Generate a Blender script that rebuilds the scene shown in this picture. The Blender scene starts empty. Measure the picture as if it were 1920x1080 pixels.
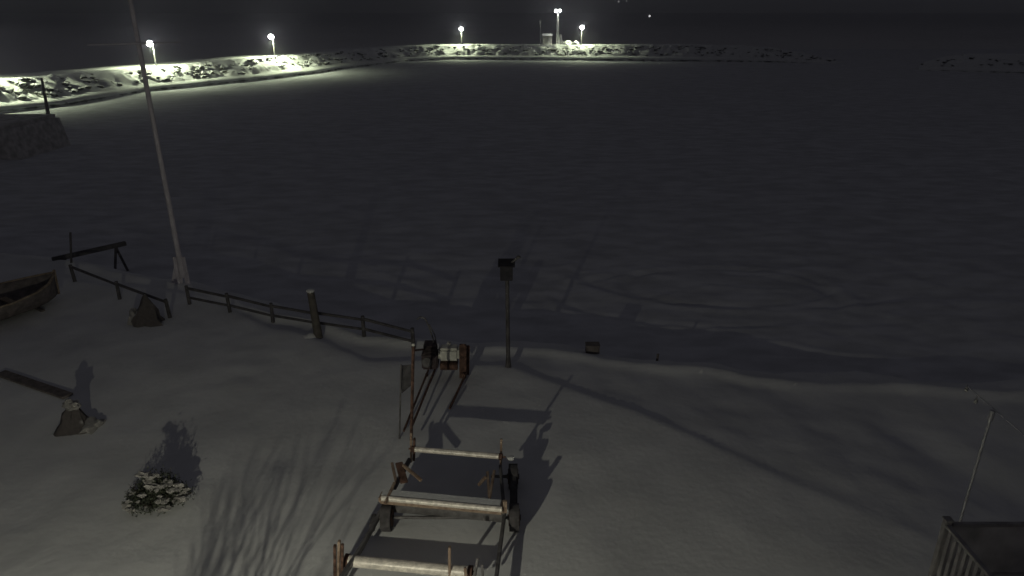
import bpy, bmesh, math, random
import numpy as np
from mathutils import Vector, Matrix, noise
random.seed(7); rng = np.random.default_rng(7)
S = bpy.context.scene; C = S.collection
R = math.radians

# ------------------------------------------------------------------ camera
CAMZ = 10.0; FPX = 1330.0; PITCH = R(21.35)
cd = bpy.data.cameras.new('camera'); cam = bpy.data.objects.new('camera', cd); C.objects.link(cam)
cam.location = (0, 0, CAMZ); cam.rotation_euler = (R(90) - PITCH, 0, 0)
cd.sensor_width = 36; cd.lens = 36 * FPX / 1920; cd.clip_end = 5000; S.camera = cam

# ------------------------------------------------------------------ night sky, exposure
w = bpy.data.worlds.new('World'); S.world = w; w.use_nodes = True
nt = w.node_tree; nt.nodes.clear()
o_ = nt.nodes.new('ShaderNodeOutputWorld'); bg = nt.nodes.new('ShaderNodeBackground')
tc = nt.nodes.new('ShaderNodeTexCoord'); sx = nt.nodes.new('ShaderNodeSeparateXYZ')
nt.links.new(tc.outputs['Generated'], sx.inputs[0])
def wramp(inp, a, b, ca, cb):
    m = nt.nodes.new('ShaderNodeMapRange'); m.inputs[1].default_value = a; m.inputs[2].default_value = b
    r = nt.nodes.new('ShaderNodeMix'); r.data_type = 'RGBA'
    r.inputs[6].default_value = (*ca, 1); r.inputs[7].default_value = (*cb, 1)
    nt.links.new(inp, m.inputs[0]); nt.links.new(m.outputs[0], r.inputs[0]); return r.outputs[2]
hor = wramp(sx.outputs['X'], -.5, .6, (.0190, .0190, .0205), (.0285, .0282, .0315))   # horizon tone, brighter towards the right
mz = nt.nodes.new('ShaderNodeMapRange'); mz.inputs[1].default_value = .08; mz.inputs[2].default_value = .7
mm = nt.nodes.new('ShaderNodeMix'); mm.data_type = 'RGBA'; mm.inputs[7].default_value = (.0228, .0225, .0262, 1)
nt.links.new(sx.outputs['Z'], mz.inputs[0]); nt.links.new(mz.outputs[0], mm.inputs[0]); nt.links.new(hor, mm.inputs[6])
nt.links.new(mm.outputs[2], bg.inputs['Color']); bg.inputs['Strength'].default_value = 1.0
nt.links.new(bg.outputs[0], o_.inputs[0])
S.view_settings.view_transform = 'Standard'; S.view_settings.look = 'None'
S.view_settings.exposure = 0; S.view_settings.gamma = 1
HOUSE_LAMP = Vector((-4.5, 2.1, 3.9)); HOUSE_W = 1050
STREET_W = 21000

# ------------------------------------------------------------------ helpers
def ray(x, y):
    a = (x - 960) / FPX; b = (y - 540) / FPX
    return Vector((a, math.cos(PITCH) - b * math.sin(PITCH), -math.sin(PITCH) - b * math.cos(PITCH)))
def at(x, y, z=0.0):                       # photo pixel to the point at height z
    r = ray(x, y); t = (z - CAMZ) / r.z; return Vector((0, 0, CAMZ)) + r * t
def aty(x, y, Y):                          # photo pixel to the point at distance Y
    r = ray(x, y); return Vector((0, 0, CAMZ)) + r * (Y / r.y)

def mat(name, col, rough=.7, metal=0., var=.25, scale=6., col2=None, bump=0., bscale=30., spec=.3):
    m = bpy.data.materials.new(name); m.use_nodes = True; t = m.node_tree; b = t.nodes['Principled BSDF']
    b.inputs['Roughness'].default_value = rough; b.inputs['Metallic'].default_value = metal
    b.inputs['Specular IOR Level'].default_value = spec
    c = t.nodes.new('ShaderNodeTexCoord'); n = t.nodes.new('ShaderNodeTexNoise'); n.inputs['Scale'].default_value = scale
    n.inputs['Detail'].default_value = 6
    t.links.new(c.outputs['Object'], n.inputs['Vector'])
    mr = t.nodes.new('ShaderNodeMapRange'); mr.inputs[1].default_value = .35; mr.inputs[2].default_value = .65
    mx = t.nodes.new('ShaderNodeMix'); mx.data_type = 'RGBA'
    mx.inputs[6].default_value = (*[v * (1 - var) for v in col], 1)
    mx.inputs[7].default_value = (*(col2 or [min(1, v * (1 + var)) for v in col]), 1)
    t.links.new(n.outputs[0], mr.inputs[0]); t.links.new(mr.outputs[0], mx.inputs[0]); t.links.new(mx.outputs[2], b.inputs['Base Color'])
    if bump:
        n2 = t.nodes.new('ShaderNodeTexNoise'); n2.inputs['Scale'].default_value = bscale; n2.inputs['Detail'].default_value = 5
        t.links.new(c.outputs['Object'], n2.inputs['Vector'])
        bp = t.nodes.new('ShaderNodeBump'); bp.inputs['Strength'].default_value = bump; bp.inputs['Distance'].default_value = .05
        t.links.new(n2.outputs[0], bp.inputs['Height']); t.links.new(bp.outputs[0], b.inputs['Normal'])
    return m
def emit(name, col, s):
    m = bpy.data.materials.new(name); m.use_nodes = True; b = m.node_tree.nodes['Principled BSDF']
    b.inputs['Base Color'].default_value = (.6, .6, .6, 1)
    b.inputs['Emission Color'].default_value = (*col, 1); b.inputs['Emission Strength'].default_value = s
    return m
def snowcap(name, under, lo=.35, hi=.7, nscale=1.5, snow=(.78, .79, .8)):   # snow lies on the faces that look up
    m = bpy.data.materials.new(name); m.use_nodes = True; t = m.node_tree; b = t.nodes['Principled BSDF']
    b.inputs['Roughness'].default_value = .85; b.inputs['Specular IOR Level'].default_value = .15
    g = t.nodes.new('ShaderNodeNewGeometry'); s = t.nodes.new('ShaderNodeSeparateXYZ'); t.links.new(g.outputs['Normal'], s.inputs[0])
    n = t.nodes.new('ShaderNodeTexNoise'); n.inputs['Scale'].default_value = nscale; n.inputs['Detail'].default_value = 6
    c = t.nodes.new('ShaderNodeTexCoord'); t.links.new(c.outputs['Object'], n.inputs['Vector'])
    ad = t.nodes.new('ShaderNodeMath'); ad.operation = 'MULTIPLY_ADD'; ad.inputs[1].default_value = .9; t.links.new(n.outputs[0], ad.inputs[0])
    sb = t.nodes.new('ShaderNodeMath'); sb.operation = 'SUBTRACT'; sb.inputs[1].default_value = .45; t.links.new(s.outputs['Z'], sb.inputs[0])
    t.links.new(sb.outputs[0], ad.inputs[2])
    mr = t.nodes.new('ShaderNodeMapRange'); mr.inputs[1].default_value = lo; mr.inputs[2].default_value = hi; t.links.new(ad.outputs[0], mr.inputs[0])
    n2 = t.nodes.new('ShaderNodeTexNoise'); n2.inputs['Scale'].default_value = nscale * 4; t.links.new(c.outputs['Object'], n2.inputs['Vector'])
    mu = t.nodes.new('ShaderNodeMix'); mu.data_type = 'RGBA'; mu.inputs[6].default_value = (*[v * .6 for v in under], 1); mu.inputs[7].default_value = (*[v * 1.5 for v in under], 1)
    t.links.new(n2.outputs[0], mu.inputs[0])
    mx = t.nodes.new('ShaderNodeMix'); mx.data_type = 'RGBA'; mx.inputs[7].default_value = (*snow, 1)
    t.links.new(mu.outputs[2], mx.inputs[6]); t.links.new(mr.outputs[0], mx.inputs[0]); t.links.new(mx.outputs[2], b.inputs['Base Color'])
    return m

M = dict(
    snow=mat('yard_snow', (.76, .77, .78), .9, var=.07, scale=.6, bump=.2, bscale=6, spec=.1),
    ice=mat('frozen_basin', (.66, .67, .71), .85, var=.13, scale=1.0, bump=.6, bscale=1.2, spec=.1),
    sea=mat('drift_ice', (.74, .73, .74), .8, var=.06, scale=.01, spec=.1),
    rust=mat('rusty_red_steel', (.12, .07, .055), .75, .1, .4, 9, (.22, .13, .10), .4, 60),
    rustpale=mat('worn_pinkish_steel', (.36, .25, .19), .6, .2, .3, 8, (.46, .36, .28), .3, 60),
    roller=mat('worn_pale_roller', (.78, .73, .66), .28, .05, .22, 10, None, .15, 40, .5),
    wood=mat('weathered_timber', (.30, .23, .16), .8, 0, .3, 7, (.40, .33, .25), .4, 40),
    darkwood=mat('dark_wet_timber', (.17, .15, .145), .85, 0, .3, 5, None, .4, 30),
    boxdark=mat('dark_box_paint', (.04, .038, .045), .85), postdark=mat('dark_creosoted_timber', (.10, .095, .10), .85, 0, .3, 5), tyre=mat('black_tyre_rubber', (.085, .08, .085), .9, 0, .3, 10, None, .3, 60),
    black=mat('black_steel', (.15, .145, .15), .6, .2, .3, 8),
    engine=mat('dark_engine_casting', (.09, .07, .075), .6, .3, .4, 14, None, .4, 50),
    tank=mat('pale_dented_tank', (.66, .66, .60), .5, .1, .12, 5, None, .2, 12),
    white=mat('white_paint', (.58, .55, .60), .55, 0, .1, 4, None, .15, 30),
    greypaint=mat('greyed_deck_timber', (.36, .345, .34), .7, 0, .2, 6, None, .2, 40),
    metal=mat('galvanised_steel', (.6, .6, .62), .5, .4, .15, 6),
    polegrey=mat('dull_pole_paint', (.09, .09, .09), .6), rock=snowcap('snow_capped_rock', (.05, .05, .045), .22, .46, 1.2),
    bank=snowcap('snowy_embankment', (.05, .05, .045), .26, .48, .7),
    stone=snowcap('garden_stone', (.10, .09, .09), .55, .85, 3),
    branch=mat('bare_branch', (.05, .04, .03), .85),
    leaf=mat('evergreen_leaf', (.06, .07, .05), .8, 0, .4, 12),
    clump=mat('snow_clump', (.74, .75, .75), .9, 0, .06, 8, None, .3, 30),
    house=mat('house_cladding', (.55, .54, .5), .8, 0, .08, 2),
    roof=snowcap('snowy_roof', (.05, .05, .05), .2, .4, .8),
    shed=mat('dark_shed_board', (.5, .48, .48), .85, 0, .3, 2),
    lamp_e=emit('lit_lamp_lens', (1, 1, .96), 60), far_e=emit('far_light', (1, 1, 1), 1.3), faint_e=emit('faint_far_light', (1, 1, 1), .22),
    dimsnow=mat('dimmed_snow', (.34, .33, .32), .9, 0, .15, 8), greypost=mat('grey_post_timber', (.11, .10, .09), .8), bulb=mat('unlit_glass', (.5, .5, .47), .3, spec=.5))  # snow tone darkened to tame lumps that face the lamp

class MB:
    def __init__(s): s.bm = bmesh.new()
    def box(s, c, d, rz=0., mtx=None, bev=0.):
        r = bmesh.ops.create_cube(s.bm, size=1)
        T = Matrix.Translation(Vector(c)) @ (mtx.to_4x4() if mtx is not None else Matrix.Rotation(rz, 4, 'Z')) @ Matrix.Diagonal((*d, 1))
        bmesh.ops.transform(s.bm, matrix=T, verts=r['verts'])
        if bev:
            es = list({e for v in r['verts'] for e in v.link_edges}); bmesh.ops.bevel(s.bm, geom=es, offset=bev, segments=2, affect='EDGES')
        return s
    def beam(s, a, b, wd, ht, bev=0.):           # box section from a to b
        a = Vector(a); b = Vector(b); d = b - a; q = d.to_track_quat('X', 'Z')
        return s.box((a + b) / 2, (d.length, wd, ht), mtx=q.to_matrix(), bev=bev)
    def tube(s, a, b, r0, r1=None, n=12):
        a = Vector(a); b = Vector(b); d = b - a; r1 = r0 if r1 is None else r1
        r = bmesh.ops.create_cone(s.bm, cap_ends=True, segments=n, radius1=r0, radius2=r1, depth=d.length)
        T = Matrix.Translation((a + b) / 2) @ d.to_track_quat('Z', 'Y').to_matrix().to_4x4()
        bmesh.ops.transform(s.bm, matrix=T, verts=r['verts']); return s
    def path(s, pts, r, n=8):
        for a, b in zip(pts[:-1], pts[1:]): s.tube(a, b, r, n=n)
        for p in pts[1:-1]: s.ball(p, (r, r, r), 1)
        return s
    def ball(s, c, d, sub=2, jit=0., seed=0):
        r = bmesh.ops.create_icosphere(s.bm, subdivisions=sub, radius=1)
        for v in r['verts']:
            k = 1 + jit * noise.noise(v.co * 1.7 + Vector((seed * 3.1, seed * 1.7, seed)))
            v.co = Vector((v.co.x * d[0], v.co.y * d[1], v.co.z * d[2])) * k + Vector(c)
        return s
    def faces(s, vs, fs):
        v = [s.bm.verts.new(p) for p in vs]
        for f in fs: s.bm.faces.new([v[i] for i in f])
        return s
    def build(s, name, m, parent=None, smooth=False):
        bmesh.ops.recalc_face_normals(s.bm, faces=s.bm.faces)
        me = bpy.data.meshes.new(name); s.bm.to_mesh(me); s.bm.free(); me.materials.append(m)
        if smooth:
            for p in me.polygons: p.use_smooth = True
            try: me.set_sharp_from_angle(angle=R(40))
            except Exception: pass
        o = bpy.data.objects.new(name, me); C.objects.link(o)
        if parent is not None:
            o.parent = parent; o.matrix_parent_inverse = Matrix.Translation(-Vector(parent.location))
        return o
def tag(o, label=None, cat=None, group=None, kind=None):
    for k, v in (('label', label), ('category', cat), ('group', group), ('kind', kind)):
        if v: o[k] = v
    return o
def thing(name, loc, label, cat, group=None):
    o = bpy.data.objects.new(name, None); C.objects.link(o); o.location = loc; o.empty_display_size = .2
    return tag(o, label, cat, group)
def gridmesh(name, V, nu, nv, m, kind='structure', smooth=True):
    idx = np.arange(nu * nv).reshape(nv, nu)
    F = np.stack([idx[:-1, :-1], idx[:-1, 1:], idx[1:, 1:], idx[1:, :-1]], -1).reshape(-1, 4)
    me = bpy.data.meshes.new(name); me.from_pydata(V.tolist(), [], F.tolist()); me.materials.append(m)
    if smooth: me.polygons.foreach_set('use_smooth', np.ones(len(F), bool))
    me.update(); o = bpy.data.objects.new(name, me); C.objects.link(o)
    if kind: o['kind'] = kind
    return o
def fbm(X, Y, sc, octv=4, seed=0):               # value noise on arrays
    out = np.zeros_like(X); a = 1.
    for k in range(octv):
        x = X / sc + 57.3 * (k + seed); y = Y / sc + 31.7 * (k + seed)
        xi = np.floor(x).astype(int); yi = np.floor(y).astype(int); fx = x - xi; fy = y - yi
        fx = fx * fx * (3 - 2 * fx); fy = fy * fy * (3 - 2 * fy)
        def h(i, j):
            n = (i * 374761393 + j * 668265263 + seed * 974634) & 0x7fffffff; n = ((n ^ (n >> 13)) * 1274126177) & 0x7fffffff
            return ((n ^ (n >> 16)) & 0xffff) / 65535. - .5
        out += a * ((h(xi, yi) * (1 - fx) + h(xi + 1, yi) * fx) * (1 - fy) + (h(xi, yi + 1) * (1 - fx) + h(xi + 1, yi + 1) * fx) * fy)
        a *= .5; sc = sc / 2.03
    return out
def above(X, Y, pts):                            # how far beyond a line (given left to right) a point lies, along y
    p = np.array([(q[0], q[1]) for q in pts]); p = p[np.argsort(p[:, 0])]
    return Y - np.interp(X, p[:, 0], p[:, 1])
def sst(a, b, x):
    t = np.clip((x - a) / (b - a), 0, 1); return t * t * (3 - 2 * t)

t_ = M['ice'].node_tree; nz_ = [n for n in t_.nodes if n.type == 'TEX_NOISE'][0]; mp_ = t_.nodes.new('ShaderNodeMapping'); mp_.inputs['Scale'].default_value = (.6, 1.2, 1); mp_.inputs['Rotation'].default_value = (0, 0, R(-12))
cc_ = [n for n in t_.nodes if n.type == 'TEX_COORD'][0]; t_.links.new(cc_.outputs['Object'], mp_.inputs[0]); t_.links.new(mp_.outputs[0], nz_.inputs['Vector'])
# ------------------------------------------------------------------ ground: yard, terrace, frozen basin, sea
ICE = -1.4
EDGE = [(-40, 31), *[at(x, y)[:2] for x, y in ((0, 500), (150, 524), (350, 556), (560, 625), (690, 667), (800, 676), (950, 688), (1040, 712), (1170, 768), (1300, 822), (1400, 862), (1560, 935), (1920, 1075))], (14, 4)]
BANK = [(-40, 31.2), *[at(x, y, -.4)[:2] for x, y in ((0, 482), (150, 505), (350, 540), (560, 602), (690, 640), (800, 648), (985, 656), (1130, 670), (1400, 698), (1600, 706), (1800, 716), (1915, 722))], (30, 20)]
def land(X, Y):
    e = above(X, Y, EDGE) * .85 + fbm(X, Y, 3., 3, 2) * .45
    b = above(X, Y, BANK) * .9 + fbm(X, Y, 2.5, 3, 5) * .5
    z = fbm(X, Y, 7., 4, 1) * .16 + fbm(X, Y, 1.2, 3, 3) * .03 + fbm(X, Y, .5, 2, 41) * .03 * np.clip(fbm(X, Y, 4., 2, 43) * 2 + .2, 0, 1)
    z = z - (.075 - .05 * sst(3, 8, X)) * sst(-.03, .3, e) - .085 * np.clip(e, 0, 5) + .07 * fbm(X, Y, 1.1, 3, 8) * sst(.4, 1.5, e)
    z = z + .13 * np.exp(-((b + .3) / .25) ** 2) * (.4 + 1.2 * np.clip(fbm(X, Y, 4., 2, 9) + .5, 0, 1)) - 1.5 * sst(-.1, 3., b) + .16 * fbm(X, Y * 1.4, 1.3, 4, 47) * sst(.2, 1., b)
    return z
def zland(x, y): return float(land(np.array([float(x)]), np.array([float(y)]))[0])
xs = np.arange(-42, 42.01, .16); ys = np.arange(-6, 36, .16); X, Y = np.meshgrid(xs, ys)
Z = land(X, Y); Z -= 2.5 * sst(33, 35.5, Y)
gridmesh('ground', np.stack([X, Y, Z], -1).reshape(-1, 3), len(xs), len(ys), M['snow'])

def basin(X, Y):
    n = fbm(X, Y, 9., 5, 11)
    near = np.exp(-((Y - 30) / 16) ** 2)
    z = ICE + .11 * n * (1 + near) + .05 * near * np.abs(fbm(X, Y * 2.2, 2.2, 4, 13))
    ridge = 1 - np.minimum(1, np.abs(fbm(X, Y * 1.6, 7., 3, 17)) * 14)
    z += .06 * ridge * near + .085 * fbm(X, Y * 1.5, 1.4, 4, 37) * np.exp(-((Y - 26) / 9) ** 2)
    for cx, cy, r in ((9.5, 29.5, 4.2), (8.0, 28.2, 5.6), (11, 31, 7.5)):      # curved snowmobile ruts
        d = np.hypot((X - cx) / 1.9, Y - cy) - r * .55
        z += (.05 * np.exp(-((d - .35) / .14) ** 2) - .06 * np.exp(-(d / .14) ** 2)) * (.3 + np.clip(2 * fbm(X, Y, 3., 2, 31) + .4, 0, 1)) * (Y < cy + 3)
    return z
ys2 = 18 * (1100 / 18) ** np.linspace(0, 1, 620); us = np.linspace(-1.25, 1.25, 560)
V_ = np.repeat(ys2[:, None], len(us), 1); X2 = us[None, :] * (V_ + 14)
Zb = basin(X2, V_)
BASEPX = [(-260, 250), (0, 213), (130, 199), (270, 173), (400, 160), (530, 147), (600, 138), (652, 129), (766, 115), (850, 112), (1100, 114), (1280, 116), (1400, 117), (1470, 118), (1580, 119)]
CRESTPX = [(-260, 176), (0, 150), (80, 145), (260, 129), (400, 118), (590, 101), (760, 88), (847, 83.5), (1050, 84), (1280, 83), (1400, 86), (1470, 91), (1580, 111)]
bp = np.array(BASEPX, float); cp = np.array(CRESTPX, float)
def wall_pts(px):
    by = np.interp(px, bp[:, 0], bp[:, 1]); cy = np.interp(px, cp[:, 0], cp[:, 1])
    b = at(px, by, ICE); c = aty(px, cy, b.y + 7.5); return b, c
bl = np.array([wall_pts(p)[0][:2] for p in np.arange(-260, 1581, 10)])
inside = V_ < np.interp(X2, bl[:, 0], bl[:, 1]) + 10
Zb = np.where((X2 < bl[-1, 0]) & ~inside, ICE - 1.5, Zb)
Zb = np.where((X2 >= bl[-1, 0] - 1) & (V_ > 240), ICE - 1.5, Zb)
gridmesh('frozen_basin_ice', np.stack([X2, V_, Zb], -1).reshape(-1, 3), len(us), len(ys2), M['ice'])
gridmesh('sea', np.array([(x, y, ICE - .6) for y in (-60, 60, 400, 4000) for x in (-4500, -400, 400, 4500)], float), 4, 4, M['sea'])

# ------------------------------------------------------------------ breakwater of snowy rock
def breakwater(name, pxs, ptf, label, hrock=1.):
    prof = [(-.25, 0, -.25), (0., 0, 0.), (.12, .10, .1), (.25, .2, .1), (1.4, .27, .1), (2.6, .31, .15)] + [(2.6 + k * .42, .30 + .70 * k / 12, 1.) for k in range(1, 12)] + \
        [(7.5, 1.0, .35), (8.1, 1.0, .15), (9.5, .98, .08), (13, .95, .08), (18, .93, .1), (22, .4, .2), (26, -.5, .1)]
    rows = []; P = [ptf(p) for p in pxs]
    for i, (b, c) in enumerate(P):
        t = (P[min(i + 1, len(P) - 1)][0] - P[max(i - 1, 0)][0]); n = Vector((-t.y, t.x, 0)).normalized()
        H = c.z - ICE
        row = [(b.x + n.x * s, b.y + n.y * s, ICE - .05 + H * h if h > 0 else ICE - .3, a) for s, h, a in prof]
        rows.append(row)
    A = np.array(rows); nv, nu = A.shape[:2]
    X, Y, Zz, a = A[..., 0], A[..., 1], A[..., 2], A[..., 3]
    Zz = Zz + a * (.9 * fbm(X, Y, 1.9, 3, 21) + .25 * fbm(X, Y, .8, 2, 23)) * hrock
    o = gridmesh('embankment', np.stack([X, Y, Zz], -1).reshape(-1, 3), nu, nv, M['bank'], kind=None, smooth=True)
    b0 = P[len(P) // 2][0]
    root = thing(name, (b0.x, b0.y, ICE), label, 'breakwater')
    o.parent = root; o.matrix_parent_inverse = Matrix.Translation(-Vector(root.location))
    mb = MB(); k = 0
    for i in range(1, nv - 1):
        L = (P[i + 1][0] - P[i][0]).length
        for q in range(int(L * 2.6 + rng.random())):
            j = rng.uniform(6, 15.5); j0 = int(j); f = j - j0; u = rng.random()
            p = Vector(A[i, j0, :3]) * (1 - f) + Vector(A[i, j0 + 1, :3]) * f
            p2 = Vector(A[i + 1, j0, :3]); p += (p2 - Vector(A[i, j0, :3])) * u
            s = rng.uniform(.22, .52) * hrock
            mb.ball(p + Vector((0, 0, s * .12)), (s * rng.uniform(.8, 1.4), s * rng.uniform(.7, 1.2), s * rng.uniform(.5, .8)), 1, .9, k); k += 1
    st = mb.build('armour_stone', M['rock'], root); st['kind'] = 'stuff'
    return root
breakwater('breakwater', list(np.arange(-260, 420, 3.)) + list(np.arange(420, 1581, 2.)), wall_pts,
           'long snow-covered rock breakwater under four street lamps across the frozen basin')
def right_pts(px):
    by = np.interp(px, [1720, 1800, 1920, 2100], [132, 135, 139, 146]); cy = np.interp(px, [1720, 1760, 1820, 1920, 2100], [120, 108, 103, 103, 104])
    b = at(px, by, ICE); return b, aty(px, cy, b.y + 6)
breakwater('rock_jetty', list(np.arange(1720, 2100, 4.)), right_pts, 'short dim rock jetty at the right edge beyond the ice')
# far low shore behind the harbour mouth
fs = MB()
for a, b in (((1640, 84), (1708, 83)), ((1815, 83), (2000, 84))):
    p, q = aty(*a, 520), aty(*b, 520); fs.box((p + q) / 2 + Vector((0, 0, -3.2)), ((q - p).length, 12, 6.6), bev=.5)
fo = fs.build('far_shore', M['snow']); fo['kind'] = 'structure'

# ------------------------------------------------------------------ street lamps
def street_lamp(px, py, label):
    b, c = wall_pts(px); Y = b.y + 11; h = aty(px, py, Y); base = Vector((h.x, Y, c.z - .3))
    t = thing('street_lamp', base, label, 'street lamp', 'street lamps along the breakwater crest')
    H = h.z - base.z
    mb = MB(); mb.tube(base, base + Vector((0, 0, .35)), .22, .18, 10).tube(base + Vector((0, 0, .3)), base + Vector((0, 0, H + .15)), .10, .07, 10)
    mb.tube(base + Vector((0, 0, H + .12)), base + Vector((0, -.5, H + .26)), .06, .06, 8); mb.build('pole', M['polegrey'], t, True)
    hd = MB(); hd.box(base + Vector((0, -.8, H + .27)), (.42, .95, .14), bev=.05); hd.build('lamp_head', M['metal'], t)
    ln = MB(); ln.ball(base + Vector((0, -.85, H + .12)), (.52, .46, .46), 2); lo = ln.build('lens', M['lamp_e'], t, True)  # globe enlarged to stand for the glare around the lamp
    lo.visible_shadow = True
    l = bpy.data.lights.new('street_light', 'SPOT'); l.energy = STREET_W; l.spot_size = R(166); l.spot_blend = .45; l.color = (.89, 1., .63); l.shadow_soft_size = .12
    o = bpy.data.objects.new('street_light', l); C.objects.link(o); o.parent = t; o.location = (0, -.85, H - .3); o.rotation_euler = (R(1), 0, 0)
    return t
street_lamp(-50, 102, 'lit street lamp on the breakwater just beyond the left edge of the frame')
street_lamp(286, 83, 'lit street lamp leftmost on the breakwater, just right of the white flagpole')
street_lamp(511, 70, 'lit street lamp on the breakwater between the flagpole and the dark middle stretch of rock')
street_lamp(865, 55, 'lit street lamp on the breakwater a long way left of the tall twin-light mast')
street_lamp(1091, 52, 'lit street lamp on the breakwater just right of the tall twin-light mast')

# tall mast with twin floodlights, white marker, hut
b, c = wall_pts(1047); Y = b.y + 11.5; hp = aty(1046, 20, Y); mb0 = Vector((hp.x, Y, c.z - .3))
t = thing('light_mast', mb0, 'tall slim mast with twin floodlights behind the breakwater crest', 'light mast')
H = hp.z - mb0.z
mm_ = MB()
for q in range(3):
    a = q * 2.094; v = Vector((math.cos(a), math.sin(a), 0))
    mm_.tube(mb0 + v * .42, mb0 + v * .2 + Vector((0, 0, H)), .06, .04, 6)
for k in range(12):
    z0 = H * k / 12; z1 = H * (k + 1) / 12; r0 = .42 - .22 * k / 12; r1 = .42 - .22 * (k + 1) / 12
    for q in range(3):
        a = q * 2.094; b2 = a + 2.094
        mm_.tube(mb0 + Vector((math.cos(a) * r0, math.sin(a) * r0, z0)), mb0 + Vector((math.cos(b2) * r1, math.sin(b2) * r1, z1)), .025, n=5)
mm_.build('lattice', M['metal'], t)
mm_ = MB(); mm_.beam(mb0 + Vector((-.75, 0, H - .15)), mb0 + Vector((.75, 0, H - .15)), .1, .1); mm_.build('crossarm', M['metal'], t)
for s in (-1, 1):
    f = MB().box(mb0 + Vector((s * .55, -.15, H)), (.6, .35, .4), bev=.04).build('floodlight', M['black'], t)
    MB().ball(mb0 + Vector((s * .5, -.42, H - .05 + .05 * s)), (.34, .16, .30), 2).build('lens', M['lamp_e'], f, True)
l = bpy.data.lights.new('mast_light', 'SPOT'); l.energy = 900; l.color = (.95, 1, .85); l.spot_size = R(80); l.spot_blend = .8; l.shadow_soft_size = .2
o = bpy.data.objects.new('mast_light', l); C.objects.link(o); o.parent = t; o.location = (0, -.9, H - .4); o.rotation_euler = (R(12), 0, R(20))

b, c = wall_pts(1051); Y = b.y + 8.8; p = aty(1051, 83, Y); q = aty(1050.5, 66, Y); p.z = c.z - .25
t = thing('channel_marker', p, 'bright white upright channel marker at the foot of the tall mast', 'marker')
MB().box((p + Vector((0, 0, (q.z - p.z) / 2))), (.55, .4, q.z - p.z), bev=.05).build('column', M['white'], t)
MB().tube(p + Vector((0, 0, q.z - p.z)), p + Vector((0, 0, q.z - p.z + .25)), .3, .05, 8).build('cap', M['white'], t)
MB().box(p + Vector((.32, -.02, .9)), (.35, .3, 1.1), bev=.04).build('side_box', M['white'], t)
b, c = wall_pts(1026); Y = b.y + 11; p = aty(1026, 83, Y); q = aty(1026, 67, Y); p.z = c.z - .25; hh = q.z - p.z
t = thing('harbour_hut', p, 'small pale hut standing behind the crest left of the tall mast', 'hut')
MB().box(p + Vector((0, 0, hh / 2)), (2.3, 2.0, hh)).build('wall', M['shed'], t)
MB().box(p + Vector((.62, -1.03, hh / 2 - .1)), (.75, .06, hh - .3)).build('door', M['white'], t)
MB().faces([p + Vector(v) for v in ((-1.3, -1.2, hh), (1.3, -1.2, hh), (1.3, 1.2, hh), (-1.3, 1.2, hh), (-1.3, 0, hh + .5), (1.3, 0, hh + .5))],
           [(0, 1, 5, 4), (3, 4, 5, 2), (0, 4, 3), (1, 2, 5), (0, 3, 2, 1)]).build('roof', M['roof'], t)
for i, (px, py, s, lab) in enumerate(((1063, 78, .85, 'snow mound right beside the foot of the white channel marker'), (1078, 80, .7, 'lower snow mound between the marker and the rightmost street lamp'))):
    b, c = wall_pts(px); pp = aty(px, py + 3, b.y + 9.5); pp.z = c.z
    o = MB().ball((0, 0, .1), (s * 1.3, s, s * .95), 3, .5, i + 3).build('snow_mound', M['clump'], None, True); o.location = pp; tag(o, lab, 'snow mound', 'snow mounds by the mast')
# faint pole left of the mast
b, c = wall_pts(1014); p0 = aty(1014, 83, b.y + 12); p0.z = c.z - .3; p1 = aty(1013, 38, b.y + 12)
t = thing('signal_pole', p0, 'thin dark signal pole left of the pale hut', 'pole')
MB().tube(p0, p1, .12, .08, 8).build('pole', M['metal'], t, True); MB().box(p1 + Vector((0, 0, -.5)), (.5, .3, 1.1), bev=.05).build('panel', M['metal'], t)
# distant lamps across the water
for px, py, r, lab in ((1218, 30, .55, 'tiny lone light low in the night sky right of the lamps'), (1160, 3, .5, 'faint distant light at the top edge, left one of two close together'), (1175, 2, .35, 'faint distant light at the top edge, right one of two close together'), (1013, 7, .32, 'faint distant light high above the pale hut')):
    h = aty(px, py, 420); base = Vector((h.x, 420, ICE - .6))
    t = thing('distant_lamp', base, lab, 'distant lamp', 'distant lights')
    MB().tube(base, h + Vector((0, .6, 0)), .06, .04, 6).build('pole', M['metal'], t)
    MB().ball(h, (r, r, r), 2).build('lens', M['far_e'] if px == 1218 else M['faint_e'], t, True)
# sloping rods: dark post in front of the left rocks
# ------------------------------------------------------------------ flagpole
fb = at(345, 530); fb.z = zland(fb.x, fb.y) - .05
t = thing('flagpole', fb, 'tall white flagpole with a cross yard rising from the left of the snowy yard', 'flagpole')
MB().tube(fb + Vector((0, 0, .3)), fb + Vector((-.12, 0, 12.2)), .105, .07, 14).build('pole', M['white'], t, True)
y0 = aty(165, 84, 26.0); y1 = aty(338, 79, 26.0)
MB().tube(y0, (y0 + y1) / 2, .022, .04, 8).tube((y0 + y1) / 2, y1, .04, .022, 8).build('yard', M['white'], t, True)
sp = MB()
for s in (-1, 1): sp.beam(fb + Vector((s * .16, -.02, 0)), fb + Vector((s * .13 - .01, 0, 1.15)), .06, .24, .01)
sp.faces([fb + Vector(v) for v in ((-.5, -.06, 0), (-.12, -.06, 0), (-.12, -.06, 1.15), (-.5, .06, 0), (-.12, .06, 0), (-.12, .06, 1.15))], [(0, 1, 2), (5, 4, 3), (0, 3, 4, 1), (1, 4, 5, 2), (2, 5, 3, 0)]); sp.build('tabernacle', M['white'], t)
st = MB(); st.tube(fb + Vector((0, 0, .45)), fb + Vector((.22, 0, .45)), .02); st.build('cleat', M['metal'], t)

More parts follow.
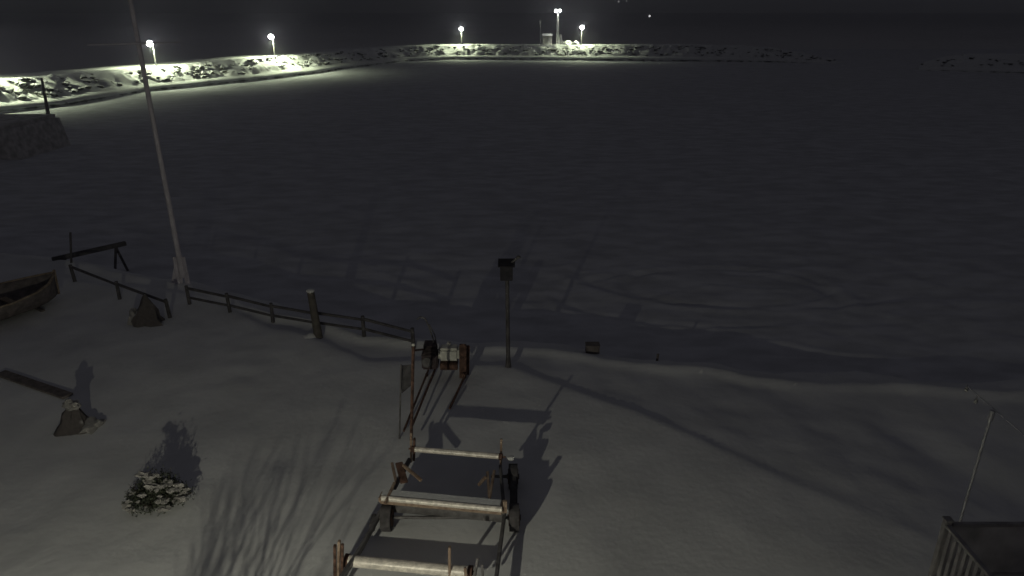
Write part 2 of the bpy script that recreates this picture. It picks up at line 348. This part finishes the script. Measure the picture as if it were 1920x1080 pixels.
# ------------------------------------------------------------------ rail fence along the edge of the yard
def fence(pa, pb, n, label, lower=True, h=.62):
    a = at(*pa, .1); b = at(*pb, .1); a.z = zland(a.x, a.y); b.z = zland(b.x, b.y)
    t = thing('rail_fence', a, label, 'fence'); d = b - a; k0 = 0
    for k in range(n):
        f = k / (n - 1); p = a + d * f; p.z = zland(p.x, p.y) - .1; MB().tube(p, p + Vector((random.uniform(-.05, .05), 0, h + .2)), .07, .06, 8).build('post', M['postdark'], t)
    r = MB(); r2 = MB()
    for k in range(n - 1):
        p = a + d * (k / (n - 1)); q = a + d * ((k + 1) / (n - 1)); p.z = zland(p.x, p.y); q.z = zland(q.x, q.y)
        r.tube(p + Vector((0, 0, h)), q + Vector((0, 0, h - .03)), .055, .045, 8); r2.tube(p + Vector((0, 0, h * .42)), q + Vector((0, 0, h * .4)), .05, .045, 8)
    r.build('top_rail', M['postdark'], t, True)
    if lower: r2.build('lower_rail', M['postdark'], t, True)
fence((355, 566), (775, 640), 6, 'low dark rail fence running from the flagpole to the engine winch')
fence((140, 524), (318, 590), 3, 'short dark rail fence left of the flagpole behind the wooden rowing boat', False, .6)

# pale post with snow at the base
p = at(597, 628); p.z = zland(p.x, p.y) - .1
t = thing('wooden_post', p, 'thick pale wooden post standing among the dark fence rails', 'post')
MB().tube(p, p + Vector((-.1, 0, 1.75)), .15, .12, 10).build('trunk', M['greypost'], t, True)
MB().ball(p + Vector((-.28, -.1, .12)), (.3, .22, .16), 2, .4, 4).build('snow_heap', M['clump'], t, True)
MB().ball(p + Vector((-.1, 0, 1.77)), (.14, .14, .06), 2).build('snow_cap', M['clump'], t, True)

# ------------------------------------------------------------------ box on a thin post
p = at(953, 688); p.z = zland(p.x, p.y) - .05; tp = aty(951, 527, p.y)
t = thing('box_post', p, 'thin dark post carrying a dark square box at the outer edge of the yard', 'post')
MB().tube(p, tp + Vector((0, 0, .1)), .065, .055, 10).build('post', M['postdark'], t, True)
MB().tube(p, p + Vector((0, 0, .35)), .1, .07, 10).build('post_foot', M['postdark'], t, True)
bx = tp + Vector((-.02, 0, .28))
o = MB().box(bx, (.36, .32, .44), bev=.015).build('box', M['boxdark'], t)
MB().faces([bx + Vector(v) for v in ((-.24, -.24, .22), (.24, -.24, .22), (.24, .22, .30), (-.24, .22, .30), (-.24, -.24, .25), (.24, -.24, .25), (.24, .22, .33), (-.24, .22, .33))],
           [(0, 1, 2, 3), (4, 7, 6, 5), (0, 4, 5, 1), (1, 5, 6, 2), (2, 6, 7, 3), (3, 7, 4, 0)]).build('lid', M['boxdark'], o)
MB().tube(bx + Vector((.12, 0, .25)), bx + Vector((.32, .05, .42)), .035).ball(bx + Vector((.34, .05, .43)), (.07, .06, .05)).build('arm', M['black'], t)

# ------------------------------------------------------------------ boat trailer
def Pz(x, y, z): return at(x, y, z)
t = thing('boat_trailer', (-1.6, 13, 0), 'rusty boat trailer with pale roller bars and short guide posts in the snow', 'boat trailer')
z1 = .8; z2 = .72; z3 = .33
a1, b1 = Pz(776, 842, z1), Pz(938, 856, z1); a2, b2 = Pz(712, 929, z2), Pz(945, 950, z2); a3, b3 = Pz(652, 1051, z3), Pz(881, 1073, z3)
def rollerbar(a, b, r, name='roller'):
    MB().tube(a, b, r, n=24).build(name, M['roller'], t, True)
    d = (b - a).normalized()
    MB().tube(a - d * .05, a + d * .03, r * 1.15, n=20).tube(b - d * .03, b + d * .05, r * 1.15, n=20).tube(a - d * .12, b + d * .12, r * .3).build('roller_hub', M['rust'], t, True)
rollerbar(a1, b1, .064); rollerbar(a3, b3, .11)
# wide middle bunk: flat snow-dusted top over a rounded front
MB().beam(a2 + Vector((0, .03, -.055)), b2 + Vector((0, .03, -.055)), .30, .18, .04).build('bunk', M['rustpale'], t)
MB().beam(a2 + Vector((.05, .05, .045)), b2 + Vector((-.06, .05, .045)), .2, .035, .015).build('snow_cover', M['clump'], t)
MB().tube(a2 + Vector((.06, -.10, .015)), b2 + Vector((-.04, -.10, .015)), .06, n=16).build('bunk_pipe', M['roller'], t, True)
MB().beam(b2 + Vector((.02, -.02, -.12)), b2 + Vector((.02, -.02, .16)), .06, .08).build('end_bracket', M['rustpale'], t)
# side rails and tongue
L0, L1, L2_, L3 = Pz(622, 1110, .38), Pz(676, 1030, .38), Pz(728, 935, .48), Pz(768, 862, .55)
R0, R1, R2_, R3 = Pz(926, 1120, .30), Pz(936, 1040, .30), Pz(946, 965, .42), Pz(938, 875, .50)
for pts in ((L0, L1, L2_, L3), (R0, R1, R2_, R3)):
    m_ = MB()
    for p, q in zip(pts[:-1], pts[1:]): m_.beam(p, q, .07, .12, .01)
    m_.build('side_rail', M['black'], t)  # rails coloured black to stand for the shadow lines along them
MB().beam(a2 + Vector((.05, .10, -.27)), b2 + Vector((.02, .10, -.27)), .10, .36, .01).build('bunk_shade_board', M['black'], t)  # board added so the bunk's shadow reaches lower as one dark band
def guide(pxb, pyb, pxt, pyt, zt, r=.03, m='rustpale', wd=.07):
    p1 = Pz(pxt, pyt, zt); p0 = aty(pxb, pyb, p1.y)
    MB().beam(p0, p1, wd, .05, .008).build('guide_post', M[m], t)
guide(771, 866, 771, 811, 1.13); guide(939, 871, 940, 823, 1.13, wd=.06)
guide(776, 863, 777, 822, 1.05, m='rust', wd=.09)
guide(634, 1090, 636, 1014, .95, wd=.08); guide(628, 1090, 628, 1022, .88, m='rust', wd=.07); guide(641, 1090, 642, 1020, .9, m='rust', wd=.06); guide(843, 1085, 843, 1025, .95, wd=.07)
# swivelling bunk arms between the first bar and the bunk
for q, w_ in ((((756, 872), (790, 901)), .07), (((911, 894), (897, 910)), .06), (((735, 868), (743, 905)), .06), (((740, 905), (722, 945)), .06),
              (((914, 884), (918, 935)), .035), (((927, 882), (916, 945)), .04)):
    p0 = Pz(*q[0], .82); p1 = Pz(*q[1], .74); MB().beam(p0, p1, .06, w_, .01).build('bunk_arm', M['rustpale'], t)
MB().beam(Pz(748, 868, .8), Pz(758, 905, .7), .16, .06, .01).build('bunk_plate', M['rust'], t)
MB().beam(Pz(888, 1090, .3), Pz(896, 1046, .62), .05, .06, .01).beam(Pz(905, 1085, .3), Pz(904, 1058, .5), .05, .05, .01).build('bracket', M['black'], t)
MB().beam(Pz(872, 1064, .55), Pz(874, 1084, .38), .05, .07, .01).build('bracket', M['rustpale'], t)
# tandem wheels, right pair shows, mudguards dark
def wheel(c, nm='wheel'):
    w_ = MB().tube(c + Vector((-.1, 0, 0)), c + Vector((.1, 0, 0)), .28, n=28).build(nm, M['tyre'], t, True)
    MB().tube(c + Vector((-.115, 0, 0)), c + Vector((.115, 0, 0)), .17, n=20).build('rim', M['rust'], w_, True)
    MB().tube(c + Vector((-.14, 0, 0)), c + Vector((.14, 0, 0)), .06, n=12).build('hub', M['black'], w_, True)
w1 = at(962, 912); w2 = at(964, 990)
for c in (w1, w2): wheel(Vector((c.x, c.y, .27)))
wheel(Vector((w2.x - 2.62, w2.y, .27)))
MB().tube(Vector((w2.x - 2.5, w2.y, .27)), Vector((w2.x - .1, w2.y, .27)), .035).build('axle', M['black'], t, True)
MB().tube(Vector((w1.x - .5, w1.y, .27)), Vector((w1.x - .1, w1.y, .27)), .035).build('axle', M['black'], t, True)
c = (w1 + w2) / 2; MB().beam((c.x, c.y - .5, .34), (c.x, c.y + .5, .34), .16, .2, .02).build('walking_beam', M['tyre'], t)
MB().ball(Pz(958, 859, .65), (.09, .07, .05), 2, .3).build('snow_lump', M['clump'], t, True)
MB().box(Pz(700, 980, .3), (.1, .35, .2), bev=.02).build('step_plate', M['black'], t)

# ------------------------------------------------------------------ engine winch ahead of the trailer
wz = zland(-1.6, 18.3)
wb = at(842, 706)
t = thing('engine_winch', (wb.x, wb.y, 0), 'old engine winch with pale fuel tank, dark motor and rusty frame beyond the trailer', 'winch')
Yw = wb.y
def W(x, y, dy=0.): return aty(x, y, Yw + dy)
for xa in (800, 868): MB().beam(W(xa, 703, -.35), W(xa, 703, .5), .08, .09, .01).build('skid', M['rust'], t)
MB().beam(W(868, 708, -.1), W(868, 646, -.1), .12, .2, .015).build('side_frame', M['rust'], t)
MB().beam(W(876, 702, .2), W(877, 648, .2), .08, .12, .015).build('side_frame', M['rust'], t)
MB().beam(W(868, 648, -.15), W(868, 648, .5), .1, .08).build('side_frame_top', M['rust'], t)
e = MB().box(W(807, 672, 0), (.46, .5, .50), bev=.04).build('engine', M['engine'], t)
fin = MB()
for k in range(7): fin.box(W(807, 660, -.05) + Vector((0, 0, .0 + k * .045)), (.34, .4, .018))
fin.build('cooling_fins', M['engine'], e); MB().tube(W(800, 680, -.28), W(800, 680, -.36), .14, n=20).build('flywheel', M['black'], e, True)
MB().box(W(803, 645, .0), (.1, .1, .05), bev=.01).build('air_cap', M['metal'], e)
MB().box(W(842, 681, 0), (.50, .42, .16), bev=.02).build('bed_plate', M['rust'], t)
MB().box(W(842, 661, 0), ((W(862, 665) - W(823, 664)).length, .40, .40), bev=.07).tube(W(842, 646), W(842, 641), .05, n=12).build('fuel_tank', M['tank'], t, True)
dr = MB().tube(W(826, 688, -.1), W(858, 688, -.1), .09, n=18).build('drum', M['rust'], t, True)
MB().path([W(815, 652), W(812, 635), W(804, 612), W(797, 597), W(788, 594), W(782, 599)], .022).build('lever', M['black'], t, True)
MB().path([W(820, 652), W(815, 628), W(805, 608)], .016).build('lever', M['black'], t, True)
# tall left poles, hanging plate, drawbars
q0 = at(749, 823); MB().tube(q0, aty(752, 684, q0.y), .022, .018, 8).build('jack_pole', M['black'], t, True)
q1 = at(771, 826, .25); tp1 = aty(775, 650, q1.y + .3)
MB().beam(q1, tp1, .06, .06, .008).build('upright', M['rust'], t)
MB().box(tp1 + Vector((0, 0, .05)), (.09, .08, .06), bev=.02).build('upright_cap', M['tank'], t)
qa = aty(751, 686, q0.y + .05); qb = aty(773, 684, q0.y + .3); qc = aty(772, 722, q0.y + .3); qd = aty(753, 738, q0.y + .05)
nb = Vector((0, .02, 0)); MB().faces([qa, qb, qc, qd, qa + nb, qb + nb, qc + nb, qd + nb], [(0, 1, 2, 3), (7, 6, 5, 4), (0, 4, 5, 1), (1, 5, 6, 2), (2, 6, 7, 3), (3, 7, 4, 0)]).build('hanging_plate', M['black'], t)
MB().beam(at(757, 808, .1), W(803, 694, -.2), .04, .05).build('drawbar', M['rust'], t)
MB().beam(at(772, 800, .3), W(816, 692, -.2), .045, .05).build('drawbar', M['rust'], t)
MB().beam(tp1 + Vector((0, 0, -.1)), W(795, 655, 0), .05, .05).build('top_stay', M['rust'], t)
MB().beam(W(874, 700, -.2), at(843, 766, .02), .05, .05).build('guide_shadow_bar', M['rust'], t)  # bar standing in for the shadow line of the left guide post

# ------------------------------------------------------------------ rowing boat at the left
def boat(label):
    bow = at(101, 515, .95); ster = at(-170, 590, .95)
    t = thing('rowing_boat', ((bow.x + ster.x) / 2, (bow.y + ster.y) / 2, 0), label, 'rowing boat')
    d = (ster - bow); L = d.length; d.normalize(); n = Vector((-d.y, d.x, 0))
    g = zland(*((bow + ster) / 2)[:2])
    secs = [(0, .03, 1.1, .3), (.04, .3, 1.04, .18), (.12, .68, .95, .1), (.25, 1.0, .88, .06), (.45, 1.25, .84, .05), (.75, 1.2, .82, .06), (1, .95, .88, .12)]
    vs = []; fs = []; N = 9
    for f, hw, top, bot in secs:
        for k in range(N):
            a = (k / (N - 1) - .5) * 2; u = math.copysign(abs(a) ** .7, a); z = bot + (top - bot) * abs(a) ** 2.2
            vs.append(bow + d * f * L + n * hw * u + Vector((0, 0, g + z - bow.z)))
    for i in range(len(secs) - 1):
        for k in range(N - 1): a = i * N + k; fs.append((a, a + 1, a + N + 1, a + N))
    fs.append(tuple(range((len(secs) - 1) * N, len(secs) * N)))
    h = MB().faces(vs, fs).build('hull', M['darkwood'], t, True); so = h.modifiers.new('s', 'SOLIDIFY'); so.thickness = .03
    gw = MB()
    for side in (0, N - 1):
        for i in range(len(secs) - 1): gw.beam(vs[i * N + side], vs[(i + 1) * N + side], .07, .05)
    gw.build('gunwale', M['wood'], t)
    for f in (.35, .65):
        p = bow + d * f * L; p.z = g + .45; MB().beam(p - n * .75, p + n * .75, .22, .035).build('thwart', M['wood'], t)
    MB().beam(vs[4] + Vector((0, 0, -.05)), vs[0] + Vector((0, 0, .08)) - d * .05, .07, .07).build('stem', M['wood'], t)
    for f in (.2, .75):
        p = bow + d * f * L; p.z = g - .02; MB().beam(p - n * .6, p + n * .6, .14, .16).build('cradle_block', M['darkwood'], t)
    return t
boat('old open wooden rowing boat with pale gunwales cut by the left edge of the frame')
p0 = at(98, 487, .0); p1 = at(236, 456, .0)
t = thing('beam_trestle', ((p0.x + p1.x) / 2, (p0.y + p1.y) / 2, ICE), 'long dark beam on low trestles behind the rowing boat', 'beam')
MB().beam(p0, p1, .16, .2, .02).build('beam', M['postdark'], t)
for f in (.15, .85):
    p = p0.lerp(p1, f)
    for s in (-1, 1): MB().beam(p + Vector((0, 0, -.08)), Vector((p.x + s * .1, p.y + s * .45, ICE - .1)), .08, .08).build('leg', M['postdark'], t)
vp = at(134, 500, -.2); MB().tube(vp, aty(132, 436, vp.y), .045, n=8).build('stake', M['postdark'], t)

# ------------------------------------------------------------------ snow-capped garden stones
def stone(px, py, w_, h_, label, sd):
    p = at(px, py); z = zland(p.x, p.y) - .08
    t = thing('garden_stone', (p.x, p.y, z), label, 'stone', 'pointed stones in the yard')
    b = bmesh.new(); r = bmesh.ops.create_icosphere(b, subdivisions=3, radius=1)
    for v in r['verts']:
        f = max(0, (v.co.z + .4) / 1.4); k = 1 - .72 * f
        nz = 1 + .5 * noise.noise(v.co * 1.4 + Vector((sd, 0, 0))) + .35 * noise.noise(v.co * 3.3 + Vector((0, sd, 0)))
        v.co = Vector((v.co.x * w_ * k * nz, v.co.y * w_ * .7 * k * nz, max(-.1, v.co.z + .35) * h_))
        v.co += Vector((p.x + .12 * v.co.z, p.y, z))
    m_ = MB(); m_.bm.free(); m_.bm = b; m_.build('rock', M['stone'], t, True)
    MB().ball(Vector((p.x + .05, p.y + .05, z - .06)), (w_ * 1.25, w_ * 1.0, .15), 4, .5, sd).build('snow_drift', M['snow'], t, True)
    return t, Vector((p.x, p.y, z))
t, q = stone(138, 800, .52, .62, 'pointed dark stone with a round cap of snow above the evergreen shrub', 3)
MB().ball(q + Vector((.12, -.05, .80)), (.19, .17, .13), 3, .7, 2).build('snow_cap', M['dimsnow'], t, True)
MB().ball(q + Vector((.40, .06, .08)), (.24, .3, .2), 3, .8, 5).build('snow_patch', M['dimsnow'], t, True)
t, q = stone(275, 604, .62, .85, 'broad brownish pointed stone with snow down its left side near the flagpole foot', 9)
MB().ball(q + Vector((-.34, -.02, .2)), (.2, .2, .4), 3, .9, 8).build('snow_patch', M['dimsnow'], t, True)
pa = at(2, 702); pb = at(128, 744); pa.z = zland(pa.x, pa.y) + .03; pb.z = zland(pb.x, pb.y) + .05
pl = MB().beam((0, 0, 0), pb - pa, .30, .07, .01).build('plank', M['darkwood']); pl.location = pa
tag(pl, 'long dark plank lying half sunk in the snow left of the pointed stone', 'plank')

# ------------------------------------------------------------------ low evergreen shrub laden with snow
p = at(300, 945); g = zland(p.x, p.y)
t = thing('evergreen_shrub', (p.x, p.y, g), 'low spreading evergreen shrub laden with snow clumps in the lit yard', 'shrub')
tw = MB(); lf = MB(); sn = MB()
axd = Vector((.96, .28, 0)); ayd = Vector((-.28, .96, 0))
for k in range(190):
    a = rng.uniform(0, 6.283); r = math.sqrt(rng.random()); e1, e2 = math.cos(a) * r * .68, math.sin(a) * r * .42
    tip = Vector((p.x, p.y, g)) + axd * e1 + ayd * e2 + Vector((0, 0, .14 + .68 * (1 - r * r) * rng.uniform(.6, 1.2)))
    root = Vector((p.x, p.y, g)) + axd * e1 * .25 + ayd * e2 * .25
    if k % 2 == 0: tw.tube(root, tip, .012, .005, 5)
    if k % 6 == 0: tw.tube(tip, tip + Vector((rng.normal(0, .05), rng.normal(0, .05), .13)), .006, .003, 5)
    for q in range(26):
        c = tip.lerp(root, rng.uniform(0, .45)) + Vector(rng.normal(0, .055, 3)); d1 = Vector(rng.normal(0, 1, 3)).normalized() * .035; d2 = Vector(rng.normal(0, 1, 3)).normalized() * .014
        lf.faces([c - d1, c + d2, c + d1, c - d2], [(0, 1, 2, 3)])
    if rng.random() < .8 and e2 < -.06:
        s = .018 + .075 * rng.random() ** 2; sn.ball(tip + Vector((0, -.01, .015)), (s * rng.uniform(.9, 1.6), s, s * .6), 2, 1.3, k)
tw.build('stems', M['branch'], t); f = lf.build('foliage', M['leaf'], t); sn.build('snow_clumps', M['dimsnow'], t, True)

# ------------------------------------------------------------------ bits on the bank
p = at(1110, 672, -.6); p.z = zland(p.x, p.y) + .08
t = thing('wire_crate', p, 'small dark crate sitting on the snow bank right of the box post', 'crate')
MB().box(p, (.44, .3, .05)).build('base', M['darkwood'], t)
m_ = MB()
for s in (-1, 1): m_.box(p + Vector((s * .2, 0, .13)), (.03, .3, .22)).box(p + Vector((0, s * .14, .13)), (.40, .02, .2))
m_.build('side', M['darkwood'], t); MB().box(p + Vector((0, 0, .25)), (.46, .32, .03)).build('lid', M['darkwood'], t)
p = at(1231, 684, -.6); p.z = zland(p.x, p.y) - .1
o = MB().tube((0, 0, 0), (.02, 0, .32), .045, .035, 8).ball((.02, 0, .32), (.05, .05, .03), 1).build('stake', M['darkwood']); o.location = p
tag(o, 'short dark stake sticking out of the snow bank right of the small crate', 'stake')

# ------------------------------------------------------------------ dark shed and mast at the far left
p = at(20, 300, ICE)
t = thing('shore_shed', (p.x, p.y, ICE), 'low dark shed with snow on its roof edge on the far left shore', 'shed')
x1 = aty(116, 240, p.y + 7).x; x0 = x1 - 14; zt = aty(60, 236, p.y).z; D = 7
wl = MB(); wl.faces([(x0, p.y, ICE - .2), (x1 + .5, p.y, ICE - .2), (x1 + .5, p.y + D, ICE - .2), (x0, p.y + D, ICE - .2), (x0, p.y, zt - .3), (x1, p.y, zt - .3), (x1, p.y + D, zt - .3), (x0, p.y + D, zt - .3)],
         [(0, 1, 5, 4), (1, 2, 6, 5), (2, 3, 7, 6), (3, 0, 4, 7), (4, 5, 6, 7), (0, 3, 2, 1)]); wl.build('wall', M['shed'], t)
r_ = MB(); r_.beam((x0, p.y + D / 2 - .0, zt - .16), (x1 - .5, p.y + D / 2, zt - .16), D + .5, .25); r_.build('roof', M['shed'], t)
MB().box(((x0 + x1) / 2 - 3, p.y + D - .6, zt + .08), (7.5, 1.6, .22), bev=.08).build('roof_snow', M['clump'], t)
p2 = at(94, 236, ICE); b_ = Vector((p2.x, p2.y, ICE)); tp_ = aty(78, 146, p2.y)
t = thing('dark_mast', b_, 'dark slim mast standing against the lit rocks at the far left', 'mast')
MB().tube(b_ + Vector((0, 0, -.2)), tp_, .22, .1, 10).build('mast', M['darkwood'], t, True)
MB().box(b_ + Vector((0, 0, .5)), (.9, .9, 1.4), bev=.1).build('mast_foot', M['darkwood'], t)

# ------------------------------------------------------------------ house gallery railing and clothes post at the right
cz = 3.2; cr = at(1776, 980, cz)
t = thing('gallery_railing', (cr.x, cr.y, 0), 'pale slatted gallery railing in the lower right corner', 'railing')
MB().box((cr.x, cr.y, cz - 1.55), (.09, .09, 3.2), bev=.008).build('corner_post', M['greypaint'], t)
MB().box((cr.x, cr.y, cz + .06), (.12, .12, .03), bev=.008).build('post_cap', M['greypaint'], t)
yE = 2.0; xE = 9.5
MB().box((cr.x - .005, (cr.y + yE) / 2 - .03, cz - .03), (.07, cr.y - yE - .02, .05), bev=.006).build('top_rail', M['greypaint'], t)
MB().box(((cr.x + xE) / 2 + .06, cr.y, cz - .03), (xE - cr.x - .02, .07, .05), bev=.006).build('top_rail', M['greypaint'], t)
MB().box((cr.x, (cr.y + yE) / 2 - .03, cz - .92), (.05, cr.y - yE - .1, .05)).build('bottom_rail', M['greypaint'], t)
MB().box(((cr.x + xE) / 2 + .04, cr.y, cz - .92), (xE - cr.x - .1, .05, .05)).build('bottom_rail', M['greypaint'], t)
k = 0
while cr.y - .12 - k * .125 > yE: MB().box((cr.x, cr.y - .12 - k * .125, cz - .48), (.025, .06, .85)).build('baluster', M['greypaint'], t); k += 1
MB().box(((cr.x + xE) / 2 + .04, cr.y, cz - .48), (xE - cr.x - .12, .03, .82)).build('dark_filler', M['shed'], t)  # panel added instead of balusters to keep this side dark
MB().box(((cr.x + xE) / 2, (cr.y + yE) / 2 - .1, cz - 1.1), (xE - cr.x + .1, cr.y - yE + .2, .12)).build('floor', M['greypaint'], t)
for x_, y_ in ((xE, cr.y), (cr.x, yE)): MB().box((x_, y_, cz - 1.6), (.12, .12, 3.2)).build('support', M['greypaint'], t)
t = thing('clothes_post', (6.42, 8.62, 0), 'thin metal clothes post with a crossarm behind the gallery railing', 'clothes post')
hz = aty(1860, 776, 8.62)
MB().tube((hz.x - .05, 8.62, 0), hz, .022, .018, 10).build('pole', M['metal'], t, True)
MB().tube(hz - Vector((0, 0, .1)), hz + Vector((0, 0, .05)), .04, .035, 10).build('collar', M['metal'], t, True)
c0 = aty(1812, 722, 9.3); c1 = aty(1960, 850, 7.9); MB().path([c0, hz + Vector((.03, 0, .06)), c1], .009).build('crossarm', M['metal'], t, True)
for px, py, Yq in ((1812, 730, 9.3), (1830, 752, 9.05)): c = aty(px, py, Yq); MB().ball(c, (.028, .028, .045), 2).tube(c, c + Vector((0, 0, .08)), .006).build('insulator', M['bulb'], t, True)

# ------------------------------------------------------------------ bare shrub below the frame whose branches shade the snow
base = Vector((-4.55, 6.3, 0)); base.z = zland(base.x, base.y) - .05
t = thing('bare_shrub', base, 'leafless branching shrub in front of the house wall', 'shrub')
tr = MB(); rr = random.Random(4)
def grow(p, d, L, r, n):
    q = p + d * L; tr.tube(p, q, r, r * .65, 6)
    if n == 0: return
    for k in range(3 if n > 2 else 2):
        e = (d + Vector((rr.uniform(-.42, .42), rr.uniform(-.42, .42), rr.uniform(.0, .35)))).normalized(); grow(q, e, L * rr.uniform(.68, .9), r * .62, n - 1)
for k in range(8):
    a = k * .785; grow(base + Vector((math.cos(a) * .25, math.sin(a) * .15, 0)), Vector((math.cos(a) * .38 + .05, math.sin(a) * .22, 1)).normalized(), rr.uniform(.5, .75), .03, 4)
tr.build('branches', M['branch'], t)

# ------------------------------------------------------------------ the house wing below the camera, with its lit wall lamp
t = thing('house', (0, 0, 0), 'pale clad house wing below the viewpoint', 'house')
MB().box((-3, -1.6, 2.6), (22, 7.0, 5.4)).build('wall', M['house'], t)
MB().faces([(-14.3, 2.0, 5.25), (8.3, 2.0, 5.25), (8.3, -5.3, 7.6), (-14.3, -5.3, 7.6), (-14.3, 2.0, 5.35), (8.3, 2.0, 5.35), (8.3, -5.3, 7.7), (-14.3, -5.3, 7.7)],
           [(0, 1, 2, 3), (7, 6, 5, 4), (0, 4, 5, 1), (1, 5, 6, 2), (2, 6, 7, 3), (3, 7, 4, 0)]).build('roof', M['roof'], t)
for x_ in (-9, 0, 4.5):
    f = MB().box((x_, 1.93, 2.6), (1.3, .07, 1.3)).build('window', M['white'], t); MB().box((x_, 1.975, 2.6), (1.1, .03, 1.1)).build('pane', M['black'], f)
HL = HOUSE_LAMP
t = thing('wall_lamp', (HL.x, 1.9, HL.z), 'lit lamp fixed to the house wall below the viewpoint', 'wall lamp')
MB().box((HL.x, 1.93, HL.z + .1), (.16, .06, .2)).tube((HL.x, 1.93, HL.z + .15), (HL.x, HL.y + .1, HL.z + .16), .02).tube((HL.x, HL.y + .1, HL.z + .1), (HL.x, HL.y + .1, HL.z + .2), .12, .05, 16).build('bracket', M['black'], t)
MB().ball((HL.x, HL.y + .1, HL.z + .05), (.06, .06, .06), 2).build('bulb', M['lamp_e'], t, True)
l = bpy.data.lights.new('wall_light', 'SPOT'); l.energy = HOUSE_W; l.color = (1., .965, .76); l.spot_size = R(150); l.spot_blend = .35; l.shadow_soft_size = .05
o = bpy.data.objects.new('wall_light', l); C.objects.link(o); o.location = HL + Vector((0, .16, -.04))
o.rotation_euler = (Vector((math.sin(R(-8)) * math.cos(R(50)), math.cos(R(-8)) * math.cos(R(50)), -math.sin(R(50))))).to_track_quat('-Z', 'Y').to_euler()

# ------------------------------------------------------------------ haze volume added for the glow around the lamps
hz_ = MB().box((0, 400, 8.5), (1800, 1300, 26)).bm
me = bpy.data.meshes.new('haze'); bmesh.ops.recalc_face_normals(hz_, faces=hz_.faces); hz_.to_mesh(me); hz_.free()
hm = bpy.data.materials.new('glow_haze'); hm.use_nodes = True; ht = hm.node_tree; ht.nodes.clear()
ho = ht.nodes.new('ShaderNodeOutputMaterial'); pv = ht.nodes.new('ShaderNodeVolumePrincipled')
pv.inputs['Color'].default_value = (.9, .92, 1, 1); pv.inputs['Density'].default_value = .0018; pv.inputs['Anisotropy'].default_value = .85
ht.links.new(pv.outputs[0], ho.inputs['Volume']); me.materials.append(hm)
h = bpy.data.objects.new('haze', me); C.objects.link(h); h['kind'] = 'stuff'
